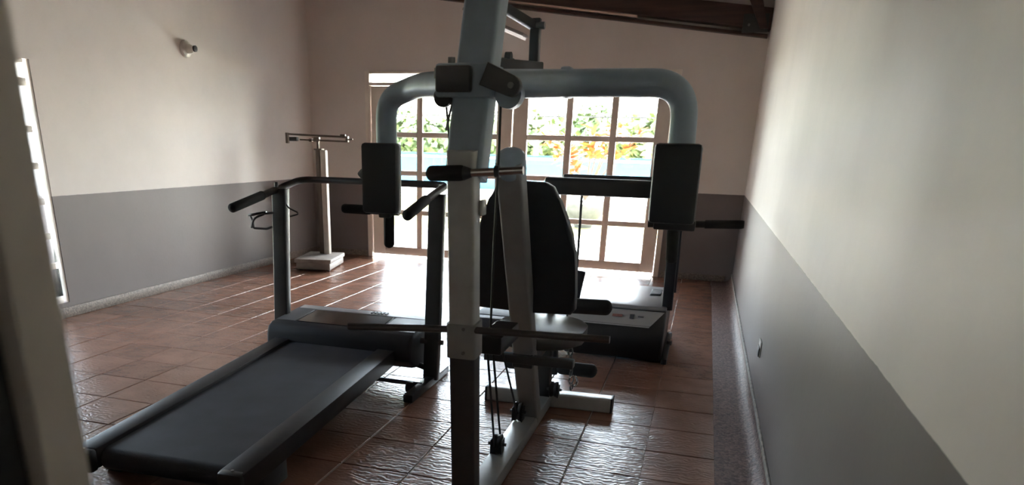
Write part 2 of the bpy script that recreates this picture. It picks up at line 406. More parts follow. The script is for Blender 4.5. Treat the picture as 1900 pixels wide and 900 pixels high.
# ------------------------------------------------------------------ french doors
d1 = bpy.data.objects.new('door_1', None); COL.objects.link(d1); d1.location = (-2.24, YB+.08, 0)
struct(d1, 'cream double french doors with glazed panes and transom', 'door')
fy0, fy1 = YB-.012, YB+.11
bm = new()
bb(bm, DX0, DX0+.06, fy0, fy1, 0, DZ, .004); bb(bm, DX1-.06, DX1, fy0, fy1, 0, DZ, .004)
bb(bm, DX0+.06, DX1-.06, fy0, fy1, DZ-.028, DZ, .003); bb(bm, DX0+.06, DX1-.06, fy0, fy1, 2.055, 2.09, .003)
obj('door_frame', bm, 'cream', d1)
bm = new(); bb(bm, DX0+.06, DX1-.06, YB+.05, YB+.056, 2.09, DZ-.028); obj('transom_pane', bm, 'glass', d1, smooth=False)
def leaf(x0, x1, gx, side):
    ly0, ly1 = YB+.02, YB+.065
    lf = bpy.data.objects.new('door_leaf', None); COL.objects.link(lf); lf.parent = d1; lf.location = Vector(((x0+x1)/2, YB+.04, .03)) - d1.location
    zr = [.14, .577, 1.052, 1.502, 1.935]
    for a, b in ((x0, gx[0]), (gx[-1], x1)):
        bm = new(); bb(bm, a, b, ly0, ly1, .035, 2.05, .006); obj('stile', bm, 'cream', lf)
    for a, b in ((.035, zr[0]), (zr[-1], 2.05)):
        bm = new(); bb(bm, gx[0], gx[-1], ly0, ly1, a, b, .006); obj('rail', bm, 'cream', lf)
    for xm in gx[1:-1]:
        bm = new(); bb(bm, xm-.038, xm+.038, ly0+.004, ly1-.004, zr[0], zr[-1], .008); obj('muntin', bm, 'cream', lf)
    xs = [gx[0]]
    for xm in gx[1:-1]: xs += [xm-.038, xm+.038]
    xs.append(gx[-1])
    for zi in range(1, 4):
        for k in range(3):
            bm = new(); bb(bm, xs[2*k], xs[2*k+1], ly0+.006, ly1-.006, zr[zi]-.03, zr[zi]+.03, .006); obj('cross_bar', bm, 'cream', lf)
    for zi in range(4):
        za = zr[zi]+(.03 if zi else 0); zb = zr[zi+1]-(.03 if zi < 3 else 0)
        for k in range(3):
            bm = new(); bb(bm, xs[2*k], xs[2*k+1], YB+.04, YB+.045, za, zb); obj('pane', bm, 'glass', lf, smooth=False)
        bm = new(); sweep(bm, [(gx[0], YB+.085, (za+zb)/2), (gx[-1], YB+.085, (za+zb)/2)], .006, n=8); obj('security_bar', bm, 'iron', lf)
    return lf
lA = leaf(DX0+.065, -2.235, [-3.868, -3.397, -2.9, -2.42], -1)
lB = leaf(-2.225, DX1-.065, [-2.05, -1.566, -1.055, -.6], 1)
bm = new(); disc(bm, (-2.16, YB+.015, 1.0), (0, 1, 0), .025, .012); sweep(bm, fillet([(-2.16, YB+.01, 1.0), (-2.16, YB-.04, 1.0), (-2.06, YB-.04, 1.0)], .02), .009, n=8); obj('handle', bm, 'brass', lB)
bm = new(); bb(bm, DX0+.06, DX1-.06, YB, YB+.3, -.02, .004, .003); obj('threshold', bm, 'pave', d1)

# ------------------------------------------------------------------ window in the left wall
w1 = bpy.data.objects.new('window_1', None); COL.objects.link(w1); w1.location = (XL-.1, (WY0+WY1)/2, WZ0)
struct(w1, 'tall cream glazed window in the left wall', 'window')
wx0, wx1 = XL-.075, XL-.004
bm = new(); bb(bm, wx0, wx1, WY0, WY0+.05, WZ0, WZ1, .004); bb(bm, wx0, wx1, WY1-.018, WY1, WZ0, WZ1, .004)
bb(bm, wx0, wx1, WY0+.05, WY1-.05, WZ1-.03, WZ1, .004); bb(bm, wx0, wx1, WY0+.05, WY1-.05, WZ0, WZ0+.05, .004); bb(bm, wx0, wx1, WY0+.05, WY1-.05, 1.745, 1.80, .004)
obj('window_frame', bm, 'cream', w1)
ws = [.17, .50, .637+.12, 1.05, 1.25, 1.50, 1.745]
wz = [.17, .42, .655, .919, 1.183, 1.447, 1.70]
wcols = [WY0+.05+(WY1-WY0-.04)*k/3 for k in range(4)]
for k in range(1, 3):
    bm = new(); bb(bm, wx0+.02, wx1-.015, wcols[k]-.028, wcols[k]+.028, WZ0+.05, 1.745, .005); obj('mullion', bm, 'cream', w1)
for z in wz[1:-1]:
    bm = new(); bb(bm, wx0+.022, wx1-.018, WY0+.05, WY1-.05, z-.024, z+.024, .005); obj('cross_bar', bm, 'cream', w1)
for k in range(3):
    for i in range(6):
        a, b = wz[i]+(.024 if i else 0), (wz[i+1]-.024 if i < 5 else 1.745)
        bm = new(); bb(bm, wx0+.035, wx0+.04, wcols[k]+.028, wcols[k+1]-.028, a, b); obj('pane', bm, 'glass', w1, smooth=False)
for i in range(6):
    z = (wz[i]+wz[i+1])/2; bm = new(); sweep(bm, [(wx0-.02, WY0+.05, z), (wx0-.02, WY1-.05, z)], .006, n=8); obj('security_bar', bm, 'iron', w1)
bm = new(); bb(bm, wx0+.035, wx0+.04, WY0+.05, WY1-.05, 1.80, WZ1-.03); obj('pane', bm, 'glass', w1, smooth=False)

# near door jamb at the viewer's left
bm = new(); bb(bm, -.46, -.374, .315, .35, 0, 2.3, .004)
struct(obj('trim_1', bm, 'jamb'), 'blurred grey-brown doorway jamb close to the viewer', 'jamb')
dd = bpy.data.objects.new('door_2', None); COL.objects.link(dd); dd.location = (-.42, .2, 0)
struct(dd, 'dark open door leaf beside the viewer', 'door')
bm = new(); bb(bm, -.46, -.384, -.5, .312, .02, 2.2, .004); obj('door_panel', bm, 'blackleaf', dd)

# ------------------------------------------------------------------ front treadmill
tm = thing('treadmill', (-2.03, 3.3, 0), 'dark treadmill with wide belt and bent handrail, left of the gym tower', 'treadmill')
def tp(s, y, h=0):                 # s: sideways from the belt centre line, y: room depth, h: above deck plane
    return Vector((-2.0025 - .0404*(y-2.4) + s, y + .0404*s, .17 + .0366*(y-2.4) + h))
def tbox(name, s0, s1, y0, y1, h0, h1, m, bev=.006, label=None):
    bm = new(); vs = []
    bb(bm, s0, s1, y0, y1, h0, h1, bev)
    for v in bm.verts: v.co = tp(v.co.x, v.co.y, v.co.z)
    return obj(name, bm, m, tm, label=label)
# belt: flat top with a rounded roller end
bm = new(); prof = []
for k in range(9):
    t = math.pi*k/8; prof.append((2.262 - .05*math.sin(t), -.05 + .05*math.cos(t)))
prof = [(4.0, 0)] + prof + [(4.0, -.1)]
prism(bm, prof, 'x', -.298, .298)
for v in bm.verts: v.co = tp(v.co.x, v.co.y, v.co.z)
obj('belt', bm, 'belt', tm)
tbox('side_rail', -.405, -.302, 2.2, 3.98, -.075, .016, 'rail', .006)
tbox('side_rail', .302, .415, 2.17, 3.98, -.075, .016, 'rail', .006)
for s in (-.353, .358):
    tbox('end_cap', s-.056, s+.056, 2.15, 2.2, -.08, .018, 'plastic', .014)
    bm = new(); q = tp(s, 2.185, .019); disc(bm, q, (0, 0, 1), .007, .006, 12); obj('screw', bm, 'bolt', tm)
for s in (-.36, .36):
    bm = new(); q = tp(s, 2.46, 0); bb(bm, q.x-.045, q.x+.045, q.y-.12, q.y+.07, 0.0, q.z-.07, .01); obj('rear_foot', bm, 'plastic', tm)
bm = new(); sweep(bm, [tp(-.3, 2.44, -.12), tp(.3, 2.44, -.12)], .014, n=10); obj('rear_axle', bm, 'darkgrey', tm)
tbox('deck_frame', -.30, .30, 2.5, 3.95, -.12, -.101, 'plastic')
# motor hood: wide rounded cover
hx0, hx1 = -2.53, -1.545
bm = new()
hp = [(3.87, .18), (3.88, .27), (3.90, .31), (3.94, .33), (4.32, .355), (4.37, .33), (4.385, .24), (4.33, .13), (4.1, .09), (3.95, .12)]
prism(bm, hp, 'x', hx0, hx1, .02); obj('motor_hood', bm, 'tmgrey', tm)
bm = new(); prism(bm, [(3.98, .322), (3.98, .337), (4.24, .354), (4.24, .34)], 'x', -2.36, -1.80, .003); obj('hood_inset', bm, 'gloss', tm)
bm = new(); prism(bm, [(4.255, .345), (4.255, .3555), (4.325, .3600), (4.325, .35)], 'x', -2.50, -1.56, .002); obj('hood_trim', bm, 'hoodgrey', tm)
for xa, xb in ((-2.51, -2.375), (-1.785, -1.56)):
    bm = new(); prism(bm, [(3.98, .322), (3.98, .336), (4.25, .3535), (4.25, .34)], 'x', xa, xb, .003); obj('hood_panel', bm, 'tmtrim', tm)
for k in range(5):
    bm = new(); prism(bm, [(4.27, .354), (4.27, .362), (4.31, .364), (4.31, .358)], 'x', -1.98+k*.025, -1.967+k*.025); obj('vent_slot', bm, 'plastic', tm)
# uprights
def upright(x0, y0, z0, x1, y1, z1):
    bm = new(); sweep(bm, [(x0, y0, z0), (x1, y1, z1)], .047, .03, 'rect', up=(0, 1, 0)); return obj('upright', bm, 'darkgrey', tm)
upright(-2.555, 4.1, .02, -2.515, 4.13, 1.13)
upright(-1.475, 4.06, .03, -1.468, 4.12, 1.14)
rail = fillet([(-2.56, 3.70, 1.045), (-2.53, 4.13, 1.128), (-2.50, 4.36, 1.176), (-2.36, 4.40, 1.176), (-1.60, 4.30, 1.182), (-1.462, 4.275, 1.182), (-1.47, 4.12, 1.155), (-1.47, 3.66, 1.058)], .09, 8)
bm = new(); sweep(bm, rail, .021, n=14); obj('handrail', bm, 'plastic', tm)
bm = new(); foam(bm, (-2.565, 3.66, 1.038), (-2.54, 3.98, 1.10), .027); obj('hand_grip', bm, 'foam', tm)
bm = new(); foam(bm, (-1.47, 3.63, 1.053), (-1.47, 3.95, 1.122), .029); obj('hand_grip', bm, 'foam', tm)
bm = new(); disc(bm, (-2.525, 4.10, 1.155), (0, 0, 1), .012, .03, 12); obj('knob', bm, 'plastic', tm)
# base feet and cross bars
for x, nm in ((-1.475, 1), (-2.555, 2)):
    bm = new(); bb(bm, x-.03, x+.03, 3.66, 4.32, 0.0, .05, .008); obj('base_foot', bm, 'darkgrey', tm)
bm = new(); sweep(bm, [(-2.55, 3.90, .04), (-1.48, 3.90, .04)], .013, n=10); obj('cross_tube', bm, 'darkgrey', tm)
bm = new(); disc(bm, (-1.53, 3.84, .035), (1, 0, 0), .033, .04, 16); obj('transport_wheel', bm, 'plastic', tm)
bm = new(); disc(bm, (-1.425, 4.06, .27), (1, 0, 0), .016, .05, 12); obj('pivot_bolt', bm, 'bolt', tm)
bm = new(); sweep(bm, [(-1.60, 4.06, .27), (-1.50, 4.06, .27)], .02, n=10); obj('pivot_tube', bm, 'darkgrey', tm)
bm = new(); sweep(bm, fillet([(-1.80, 3.98, .12), (-1.66, 4.02, .15), (-1.50, 4.05, .10)], .08), .018, n=10); obj('lift_lever', bm, 'plastic', tm)
# wire bottle holder on the left upright and a loose wire
bh = new()
cx, cy = -2.655, 4.07
sweep(bh, [(cx+.055*math.cos(t*math.pi/8), cy+.05*math.sin(t*math.pi/8), .975+.012*math.cos(t*math.pi/8)) for t in range(17)], .007, n=8)
sweep(bh, fillet([(cx-.055, cy, .965), (cx-.035, cy, .93), (cx-.035, cy, .885), (cx+.06, cy, .885), (cx+.10, cy, .90)], .012), .007, n=8)
sweep(bh, fillet([(cx+.05, cy, .975), (cx-.01, cy-.03, .95), (cx-.03, cy-.03, .89)], .04), .007, n=8)
sweep(bh, [(cx+.03, cy, .975), (cx+.11, cy+.01, .985)], .007, n=8)
obj('bottle_holder', bh, 'plastic', tm)
bm = new(); sweep(bm, fillet([(-2.49, 4.12, 1.10), (-2.47, 4.12, 1.02), (-2.38, 4.12, .985), (-2.45, 4.12, .965)], .03), .005, n=8); obj('wire_hook', bm, 'plastic', tm)

# ------------------------------------------------------------------ multi gym
gx = -.73
g = thing('multi_gym', (gx, 3.0, 0), 'tall grey multi gym tower with butterfly arms, black pads and cables', 'gym machine')
def tube(name, pts, a, b=None, kind='rect', m='glare_silver', up=(0, 1, 0), label=None, n=16):
    bm = new(); sweep(bm, pts, a, b, kind, up=up, n=n); return obj(name, bm, m, g, label=label)
def gbox(name, x0, x1, y0, y1, z0, z1, m, bev=.006, label=None, parent=None):
    bm = new(); bb(bm, x0, x1, y0, y1, z0, z1, bev); return obj(name, bm, m, parent or g, label=label)
# base
gbox('base_beam', gx-.065, gx+.05, 2.30, 3.92, .0, .075, 'slant', .016)
cb = tube('cross_beam', [(-1.06, 3.92, .042), (-.345, 3.96, .042)], .045, .042, 'rect', up=(0, 0, 1))
for x, y in ((-1.066, 3.92), (-.339, 3.96)): gbox('end_cap', x-.006, x+.006, y-.046, y+.046, 0, .086, 'plastic', .004, parent=cb)
# upright post, lower part
tube('lower_post', [(gx, 2.425, .05), (gx, 2.352, .74)], .046, .043, m='postlow')
tube('post', [(gx, 2.352, .74), (gx, 2.285, 1.40)], .0455, .0425)
c = Vector((gx, 2.362, .66)); 
col = tube('post_collar', [(gx+.001, 2.35, .72), (gx, 2.342, .842)],   .053, .05, m='slant')
for z in (.74, .825):
    bm = new(); disc(bm, (gx+.012, 2.295, z), (0, 1, 0), .006, .01, 10); obj('screw', bm, 'bolt', col)
# weight bar through the collar
bm = new(); sweep(bm, [(-1.155, 2.30, .792), (-.775, 2.31, .817)], .0125, n=12); obj('weight_bar', bm, 'barsteel', g)
bm = new(); sweep(bm, [(-.69, 2.31, .822), (-.225, 2.30, .838)], .0125, n=12); obj('weight_bar', bm, 'barsteel', g)
# boom leaning backwards
tube('boom', [(gx, 2.32, 1.315), (gx, 2.405, 1.6), (gx, 2.62, 2.22)], .06, .052, m='glare_bluegrey')
# leaning front tube with a rounded cap
tube('slant_tube', [(gx, 3.57, .05), (gx, 2.885, 1.365)], .052, .045, m='slant')
bm = new(); foam(bm, (gx, 2.93, 1.29), (gx, 2.872, 1.402), .06); obj('tube_cap', bm, 'glare_bluegrey', g)
gbox('strut_bracket', gx+.045, gx+.058, 2.32, 2.37, 1.20, 1.25, 'glare_silver', .005)
# upper handle
bm = new(); sweep(bm, [(-.70, 2.20, 1.335), (-.515, 2.20, 1.349)], .0125, n=14); sweep(bm, [(gx+.02, 2.20, 1.335), (gx+.02, 2.30, 1.335)], .012, n=10)
hb = obj('press_handle', bm, 'chrome', g)
bm = new(); foam(bm, (-.822, 2.20, 1.330), (-.692, 2.20, 1.336), .0235); obj('foam_grip', bm, 'foam', hb)
bm = new(); sweep(bm, [(-.70, 2.20, 1.335), (-.675, 2.20, 1.3365)], .02, n=14, scales=[1.1, .65]); obj('handle_collar', bm, 'darkgrey', hb); bm = new(); sweep(bm, [(-.602, 2.20, 1.343), (-.588, 2.20, 1.344)], .018, n=14); obj('handle_collar', bm, 'darkgrey', hb)
# butterfly hub on the boom
hub = gbox('hub_block', -.845, -.655, 2.325, 2.47, 1.553, 1.652, 'glare_bluegrey', .012)
bm = new(); box(bm, (-.775, 2.31, 1.605), (.115, .03, .075), .008); obj('hub_plate', bm, 'darkgrey', hub)
bm = new()
pl = []
L0, L1 = Vector((-.66, 1.612)), Vector((-.592, 1.585)); dv = (L1-L0).normalized(); nv = Vector((-dv.y, dv.x)); r = .03
for k in range(9):
    t = math.pi/2 - math.pi*k/8; pl.append(L1 + dv*r*math.cos(t) + nv*r*math.sin(t))
pl += [L0-dv*.02-nv*.034, L0-dv*.02+nv*.034]
prism(bm, [(p.x, p.y) for p in pl], 'y', 2.30, 2.335, .004); ear = obj('pivot_ear', bm, 'darkgrey', g)
bm = new(); disc(bm, (-.59, 2.297, 1.586), (0, 1, 0), .009, .012, 12); obj('bolt', bm, 'bolt', ear)
bm = new(); disc(bm, (-.61, 2.37, 1.565), (0, 1, 0), .042, .05, 20); obj('pivot_roller', bm, 'glare_bluegrey', g)
for x, z in ((-.80, 1.655), (-.845, 1.625), (-.838, 1.56), (-.812, 1.55), (-.79, 1.548)):
    bm = new(); disc(bm, (x, 2.36, z), (0, 0, 1), .012, .03, 10); obj('bolt', bm, 'bolt', hub)
bm = new(); disc(bm, (-.82, 2.345, 1.555), (0, 1, 0), .03, .02, 18); obj('hub_pulley', bm, 'plastic', hub)
# arms
la = tube('butterfly_arm', fillet([(-.80, 2.42, 1.60), (-1.03, 2.72, 1.618), (-1.10, 2.80, 1.615), (-1.236, 2.85, 1.575), (-1.236, 2.85, 1.40), (-1.236, 2.85, 1.17)], .16, 9), .042, .042, 'round', 'glare_bluegrey', up=(.1, .99, .05), n=18, label='left curved butterfly arm')
ra = tube('butterfly_arm', fillet([(-.66, 2.44, 1.60), (-.48, 2.70, 1.622), (-.34, 2.70, 1.624), (-.098, 2.70, 1.622), (-.088, 2.70, 1.40), (-.08, 2.70, 1.19)], .2, 10), .044, .044, 'round', 'glare_bluegrey', up=(.1, .99, .05), n=18, label='right curved butterfly arm')
gbox('arm_clamp', -.515, -.475, 2.66, 2.75, 1.575, 1.672, 'glare_bluegrey', .01, parent=ra)
# pads
def pad(cx, cy, z0, z1, w, par, shear):
    bm = new(); bb(bm, -w/2, w/2, -.035, .035, z0, z1, .014)
    for v in bm.verts: v.co.x += cx + shear*(v.co.z-(z0+z1)/2); v.co.y += cy
    return obj('arm_pad', bm, 'vinyl', par)
lp = pad(-1.233, 2.79, 1.146, 1.414, .152, la, 0)
rp = pad(-.093, 2.63, 1.18, 1.436, .153, ra, -.02)
gbox('pad_bracket', -1.26, -1.21, 2.81, 2.86, 1.125, 1.17, 'darkgrey', .006, parent=la)
gbox('pad_bracket', -.15, -.01, 2.65, 2.72, 1.155, 1.19, 'darkgrey', .006, parent=ra)
bm = new(); sweep(bm, [(-1.435, 2.84, 1.152), (-1.18, 2.84, 1.150)], .016, n=12); obj('cross_handle', bm, 'plastic', la)
bm = new(); foam(bm, (-1.44, 2.84, 1.152), (-1.30, 2.84, 1.151), .019); obj('handle_grip', bm, 'foam', la)
bm = new(); sweep(bm, [(-.17, 2.68, 1.171), (.14, 2.68, 1.184)], .0125, n=12); obj('cross_handle', bm, 'plastic', ra)
bm = new(); sweep(bm, [(.02, 2.68, 1.179), (.138, 2.68, 1.184), (.146, 2.68, 1.1845)], .0145, n=14, scales=[1, 1, .85]); obj('handle_grip', bm, 'foam', ra)
bm = new(); foam(bm, (-1.229, 2.85, 1.00), (-1.229, 2.85, 1.145), .0225); obj('down_grip', bm, 'foam', la)
bm = new(); foam(bm, (-.075, 2.70, 1.035), (-.085, 2.70, 1.165), .02); obj('down_grip', bm, 'foam', ra)
bm = new(); sweep(bm, [(-1.36, 2.84, 1.293), (-1.345, 2.84, 1.293), (-1.315, 2.84, 1.293), (-1.28, 2.84, 1.293), (-1.24, 2.84, 1.293)], .046, n=16, scales=[.12, .42, .8, 1, 1]); obj('elbow_roller', bm, 'foam', la)
# pulley tower behind the boom
tube('tower_arm', [(gx-.01, 2.62, 1.862), (-.64, 2.80, 1.812)], .014, .014, m='darkgrey', up=(0, 0, 1))
tw = tube('tower_upright', [(-.636, 2.80, 1.66), (-.638, 2.80, 1.836)], .0175, .018, m='darkgrey')
bm = new(); disc(bm, (-.618, 2.79, 1.813), (1, 0, 0), .012, .03, 12); obj('bolt', bm, 'bolt', tw)
tube('tower_foot', [(gx-.02, 2.50, 1.66), (-.62, 2.80, 1.672)], .022, .026, m='darkgrey', up=(0, 0, 1))
bm = new(); sweep(bm, [(-.735, 2.52, 1.675), (-.68, 2.66, 1.683)], .014, n=10); obj('turnbuckle', bm, 'plastic', g)
bm = new(); disc(bm, (-.69, 2.64, 1.695), (1, 0, 0), .02, .02, 14); obj('tower_pulley', bm, 'plastic', g)
# backrest
bm = new()
half = [(0, 1.275), (.09, 1.273), (.125, 1.255), (.155, 1.20), (.185, 1.13), (.215, 1.06), (.23, .98), (.238, .90), (.243, .80), (.245, .72), (.225, .695), (0, .69)]
poly = half + [(-x, z) for x, z in reversed(half[1:-1])]
prism(bm, [(x, z) for x, z in poly], 'y', -.035, .035, .018)
for v in bm.verts: v.co.x += gx; v.co.y += 3.22 + (1.0-v.co.z)*.16
obj('backrest', bm, 'vinyl', g)
# seat
bm = new(); seat = []
for k in range(28):
    t = 2*math.pi*k/28; cxx = math.copysign(abs(math.cos(t))**.75, math.cos(t)); sy = math.copysign(abs(math.sin(t))**.75, math.sin(t))
    seat.append((gx+.012+.235*cxx, 3.66+.30*sy))
prism(bm, seat, 'z', .475, .535, .022); obj('seat', bm, 'seatv', g)
gbox('seat_frame', gx-.19, gx+.25, 3.28, 3.34, .425, .465, 'darkgrey', .006)
gbox('seat_support', gx-.05, gx+.05, 3.3, 3.95, .40, .474, 'darkgrey', .006)
tube('seat_leg', [(gx, 3.9, .06), (gx, 3.9, .42)], .04, .04, m='darkgrey')
# leg developer
tube('leg_lever', [(gx, 4.02, .48), (gx+.02, 4.06, .16)], .03, .03, m='darkgrey')
bm = new(); sweep(bm, [(-1.04, 4.0, .585), (-.40, 4.0, .59)], .012, n=10); rb = obj('knee_bar', bm, 'chrome', g)
bm = new(); foam(bm, (-.66, 4.0, .58), (-.395, 4.0, .588), .043); obj('foam_roller', bm, 'foam', rb)
bm = new(); foam(bm, (-1.06, 4.0, .58), (-.80, 4.0, .588), .043); obj('foam_roller', bm, 'foam', rb)
tube('knee_post', [(gx, 3.97, .44), (gx, 4.0, .60)], .022, .022, m='darkgrey')
bm = new(); sweep(bm, [(-1.0, 4.05, .20), (-.45, 4.05, .20)], .012, n=10); ab = obj('ankle_bar', bm, 'chrome', g)
bm = new(); foam(bm, (-.69, 4.05, .20), (-.45, 4.05, .20), .04); obj('foam_roller', bm, 'foam', ab)
bm = new(); foam(bm, (-1.0, 4.05, .20), (-.78, 4.05, .20), .04); obj('foam_roller', bm, 'foam', ab)
# pulleys and cables
def pulley(x, y, z, r):
    bm = new(); sweep(bm, [(x-.018, y, z), (x-.008, y, z), (x, y, z), (x+.008, y, z), (x+.018, y, z)], r, n=22, scales=[1, .96, .82, .96, 1])
    p = obj('pulley', bm, 'plastic', g)
    for s in (-.027, .023):
        bm = new(); bb(bm, x+s, x+s+.005, y-.03, y+.03, z-r*.95, z+r*.55, .002); obj('pulley_bracket', bm, 'plastic', p)
    bm = new(); disc(bm, (x, y, z), (1, 0, 0), .008, .085, 10); obj('axle', bm, 'bolt', p)
pulley(gx-.03, 3.00, .115, .048); pulley(gx-.035, 3.43, .125, .05); pulley(gx+.07, 3.86, .125, .045)
pulley(gx-.03, 2.80, .66, .035)
bm = new(); bb(bm, gx-.06, gx+.045, 2.70, 3.0, .625, .70, .01); obj('cable_guide', bm, 'plastic', g)
def wire(pts, r=.005):
    bm = new(); sweep(bm, pts, r, n=7, up=(0, 1, .01)); obj('cable', bm, 'cable', g)
wire([(-.762, 2.766, .64), (-.76, 2.95, .12)]); wire([(-.758, 2.83, .64), (-.757, 3.045, .12)]); wire([(-.757, 2.945, .63), (-.76, 3.385, .13)])
wire([(-.755, 2.80, 1.66), (-.758, 2.815, 1.40), (-.765, 2.82, 1.05), (-.765, 2.82, .69)], .005)
wire([(-.832, 2.40, 1.56), (-.822, 2.42, 1.42)], .004); wire([(-.80, 2.38, 1.55), (-.835, 2.42, 1.46)], .004)
chb = new(); disc(chb, (gx+.145, 3.84, .425), (0, 0, 1), .012, .03, 10); ch_o = obj('chain', chb, 'bolt', g)
for k in range(7):
    z = .40-.04*k; x = gx+.145+.004*k
    ch = new(); sweep(ch, [(x+.012*math.cos(t*math.pi/4)*(1 if k % 2 else .4), 3.84+.012*math.cos(t*math.pi/4)*(.4 if k % 2 else 1), z+.022*math.sin(t*math.pi/4)) for t in range(9)], .004, n=6); obj('chain_link', ch, 'bolt', ch_o)
bm = new(); sweep(bm, [(gx+.18+.022*math.cos(t*math.pi/6), 3.82, .20+.03*math.sin(t*math.pi/6)) for t in range(13)], .006, n=8); obj('snap_hook', bm, 'chrome', g)

# ------------------------------------------------------------------ second treadmill behind the gym
t2 = thing('treadmill', (-.7, 5.5, 0), 'second treadmill with pale hood standing behind the gym seat', 'treadmill')
def t2o(name, bm, m, label=None, parent=None): return obj(name, bm, m, parent or t2, label=label)
bm = new()                                                           # hood body, long side towards the viewer
prism(bm, [(5.06, .02), (4.99, .10), (4.975, .20), (5.01, .27), (5.14, .355), (5.94, .355), (5.97, .30), (5.97, .02)], 'x', -.82, -.13, .02); t2o('motor_body', bm, 'plastic')
bm = new(); bb(bm, -.84, -.135, 5.13, 5.95, .355, .385, .01); hd = t2o('hood_top', bm, 'hoodgrey')
bm = new(); prism(bm, [(-.80, .352), (-.145, .352), (-.235, .262), (-.80, .262)], 'y', 0, .012, .002)
for v in bm.verts: v.co.y += 5.125 - (.355-v.co.z)*1.35
fa = t2o('fascia', bm, 'hoodgrey')
def badge(x, z, w, h, m):
    bm = new(); bb(bm, x-w/2, x+w/2, -.006, .004, z-h/2, z+h/2, .002)
    for v in bm.verts: v.co.y += 5.122 - (.355-v.co.z)*1.35
    t2o('badge', bm, m, parent=fa)
badge(-.46, .318, .07, .014, 'red'); badge(-.55, .32, .06, .008, 'tmtrim'); badge(-.36, .318, .03, .024, 'tmtrim'); badge(-.30, .32, .04, .008, 'tmtrim')
bm = new(); bb(bm, -.28, -.20, 5.56, 5.80, .385, .391, .002); vg = t2o('vent_grille', bm, 'tmgrey')
for k in range(6):
    bm = new(); bb(bm, -.275, -.205, 5.58+k*.036, 5.595+k*.036, .391, .396); t2o('vent_slat', bm, 'plastic', parent=vg)
bm = new(); sweep(bm, [(-.135, 5.2, .36), (-.16, 5.2, 1.2)], .035, .03, 'rect', up=(0, 1, 0)); t2o('upright', bm, 'tmgrey')
bm = new(); sweep(bm, [(-.135, 5.9, .36), (-.16, 5.9, 1.2)], .035, .03, 'rect', up=(0, 1, 0)); t2o('upright', bm, 'tmgrey')
for y in (5.2, 5.9):
    bm = new(); bb(bm, -1.06, -.13, y-.03, y+.03, 1.10, 1.215, .02); t2o('handrail', bm, 'plastic')
bm = new(); bb(bm, -.21, -.12, 5.2, 5.9, 1.11, 1.22, .02); t2o('console', bm, 'plastic')
bm = new(); sweep(bm, [(-.785, 5.13, 1.105), (-.775, 5.13, .385)], .009, n=8); t2o('thin_rod', bm, 'iron')
bm = new(); sweep(bm, [(-.785, 5.2, .37), (-.755, 5.2, .585)], .03, .014, 'rect', up=(0, 1, 0)); t2o('lever', bm, 'tmgrey')
bm = new(); bb(bm, -1.60, -.82, 5.24, 5.86, .07, .17, .012); t2o('deck', bm, 'rail')
bm = new(); bb(bm, -1.58, -.82, 5.34, 5.76, .165, .175, .003); t2o('belt', bm, 'belt')
bm = new(); bb(bm, -1.58, -1.5, 5.26, 5.84, .0, .07, .008); t2o('rear_foot', bm, 'plastic')
bm = new(); bb(bm, -.13, -.09, 5.05, 5.9, .0, .04, .008); t2o('base_foot', bm, 'rail')
bm = new(); disc(bm, (-.098, 5.52, .045), (0, 0, 1), .02, .03, 12); t2o('foot_bolt', bm, 'plastic')

# ------------------------------------------------------------------ platform scale in the corner
s = thing('platform_scale', (-4.27, 7.75, 0), 'white column weighing scale with a balance beam, in the far left corner', 'scale')
def so(name, bm, m, label=None, parent=None): return obj(name, bm, m, parent or s, label=label)
RZ = Matrix.Rotation(math.radians(12), 4, 'Z')
bm = new(); box(bm, (-4.22, 7.72, .055), (.40, .60, .075), .008, RZ); so('base', bm, 'scalep')
bm = new(); box(bm, (-4.22, 7.72, .115), (.43, .63, .045), .008, RZ); so('platform', bm, 'scalep')
for dx in (-.16, .16):
    for dy in (-.24, .24):
        bm = new(); q = RZ @ Vector((dx, dy, 0)); disc(bm, (-4.22+q.x, 7.72+q.y, .01), (0, 0, 1), .025, .02, 12); so('foot', bm, 'plastic')
bm = new(); bb(bm, -4.245, -4.175, 7.865, 7.925, .12, 1.31, .006); so('column', bm, 'scalew')
bm = new(); bb(bm, -4.305, -4.25, 7.87, 7.92, .12, 1.31, .005); so('column_side', bm, 'brass')
bm = new(); bb(bm, -4.32, -4.22, 7.86, 7.93, 1.31, 1.325, .004); so('column_cap', bm, 'brass')
bm = new(); bb(bm, -4.29, -4.265, 7.88, 7.91, 1.32, 1.42, .003); so('beam_post', bm, 'brass')
bm = new(); box(bm, (-4.28, 7.88, 1.425), (.07, .05, .05), .008); so('pivot_block', bm, 'brass')
bm = new(); sweep(bm, [(-4.66, 7.88, 1.475), (-3.90, 7.88, 1.455)], .011, n=8); so('upper_beam', bm, 'brass')
bm = new(); sweep(bm, [(-4.50, 7.88, 1.418), (-3.89, 7.88, 1.408)], .009, n=8); so('lower_beam', bm, 'brass')
bm = new(); bb(bm, -4.68, -4.65, 7.86, 7.9, 1.375, 1.49, .004); so('beam_bracket', bm, 'brass'); bm = new(); bb(bm, -3.915, -3.885, 7.86, 7.9, 1.40, 1.465, .004); so('beam_bracket', bm, 'brass')
bm = new(); bb(bm, -4.63, -4.53, 7.855, 7.905, 1.40, 1.445, .008); so('poise_weight', bm, 'iron')
bm = new(); disc(bm, (-4.36, 7.88, 1.415), (1, 0, 0), .018, .04, 14); so('counter_poise', bm, 'brass')
bm = new(); disc(bm, (-3.95, 7.88, 1.468), (1, 0, 0), .017, .06, 12); so('sliding_poise', bm, 'brass')
bm = new(); sweep(bm, [(-3.89, 7.88, 1.43), (-3.83, 7.88, 1.435)], .008, n=8); so('beam_tip', bm, 'brass')

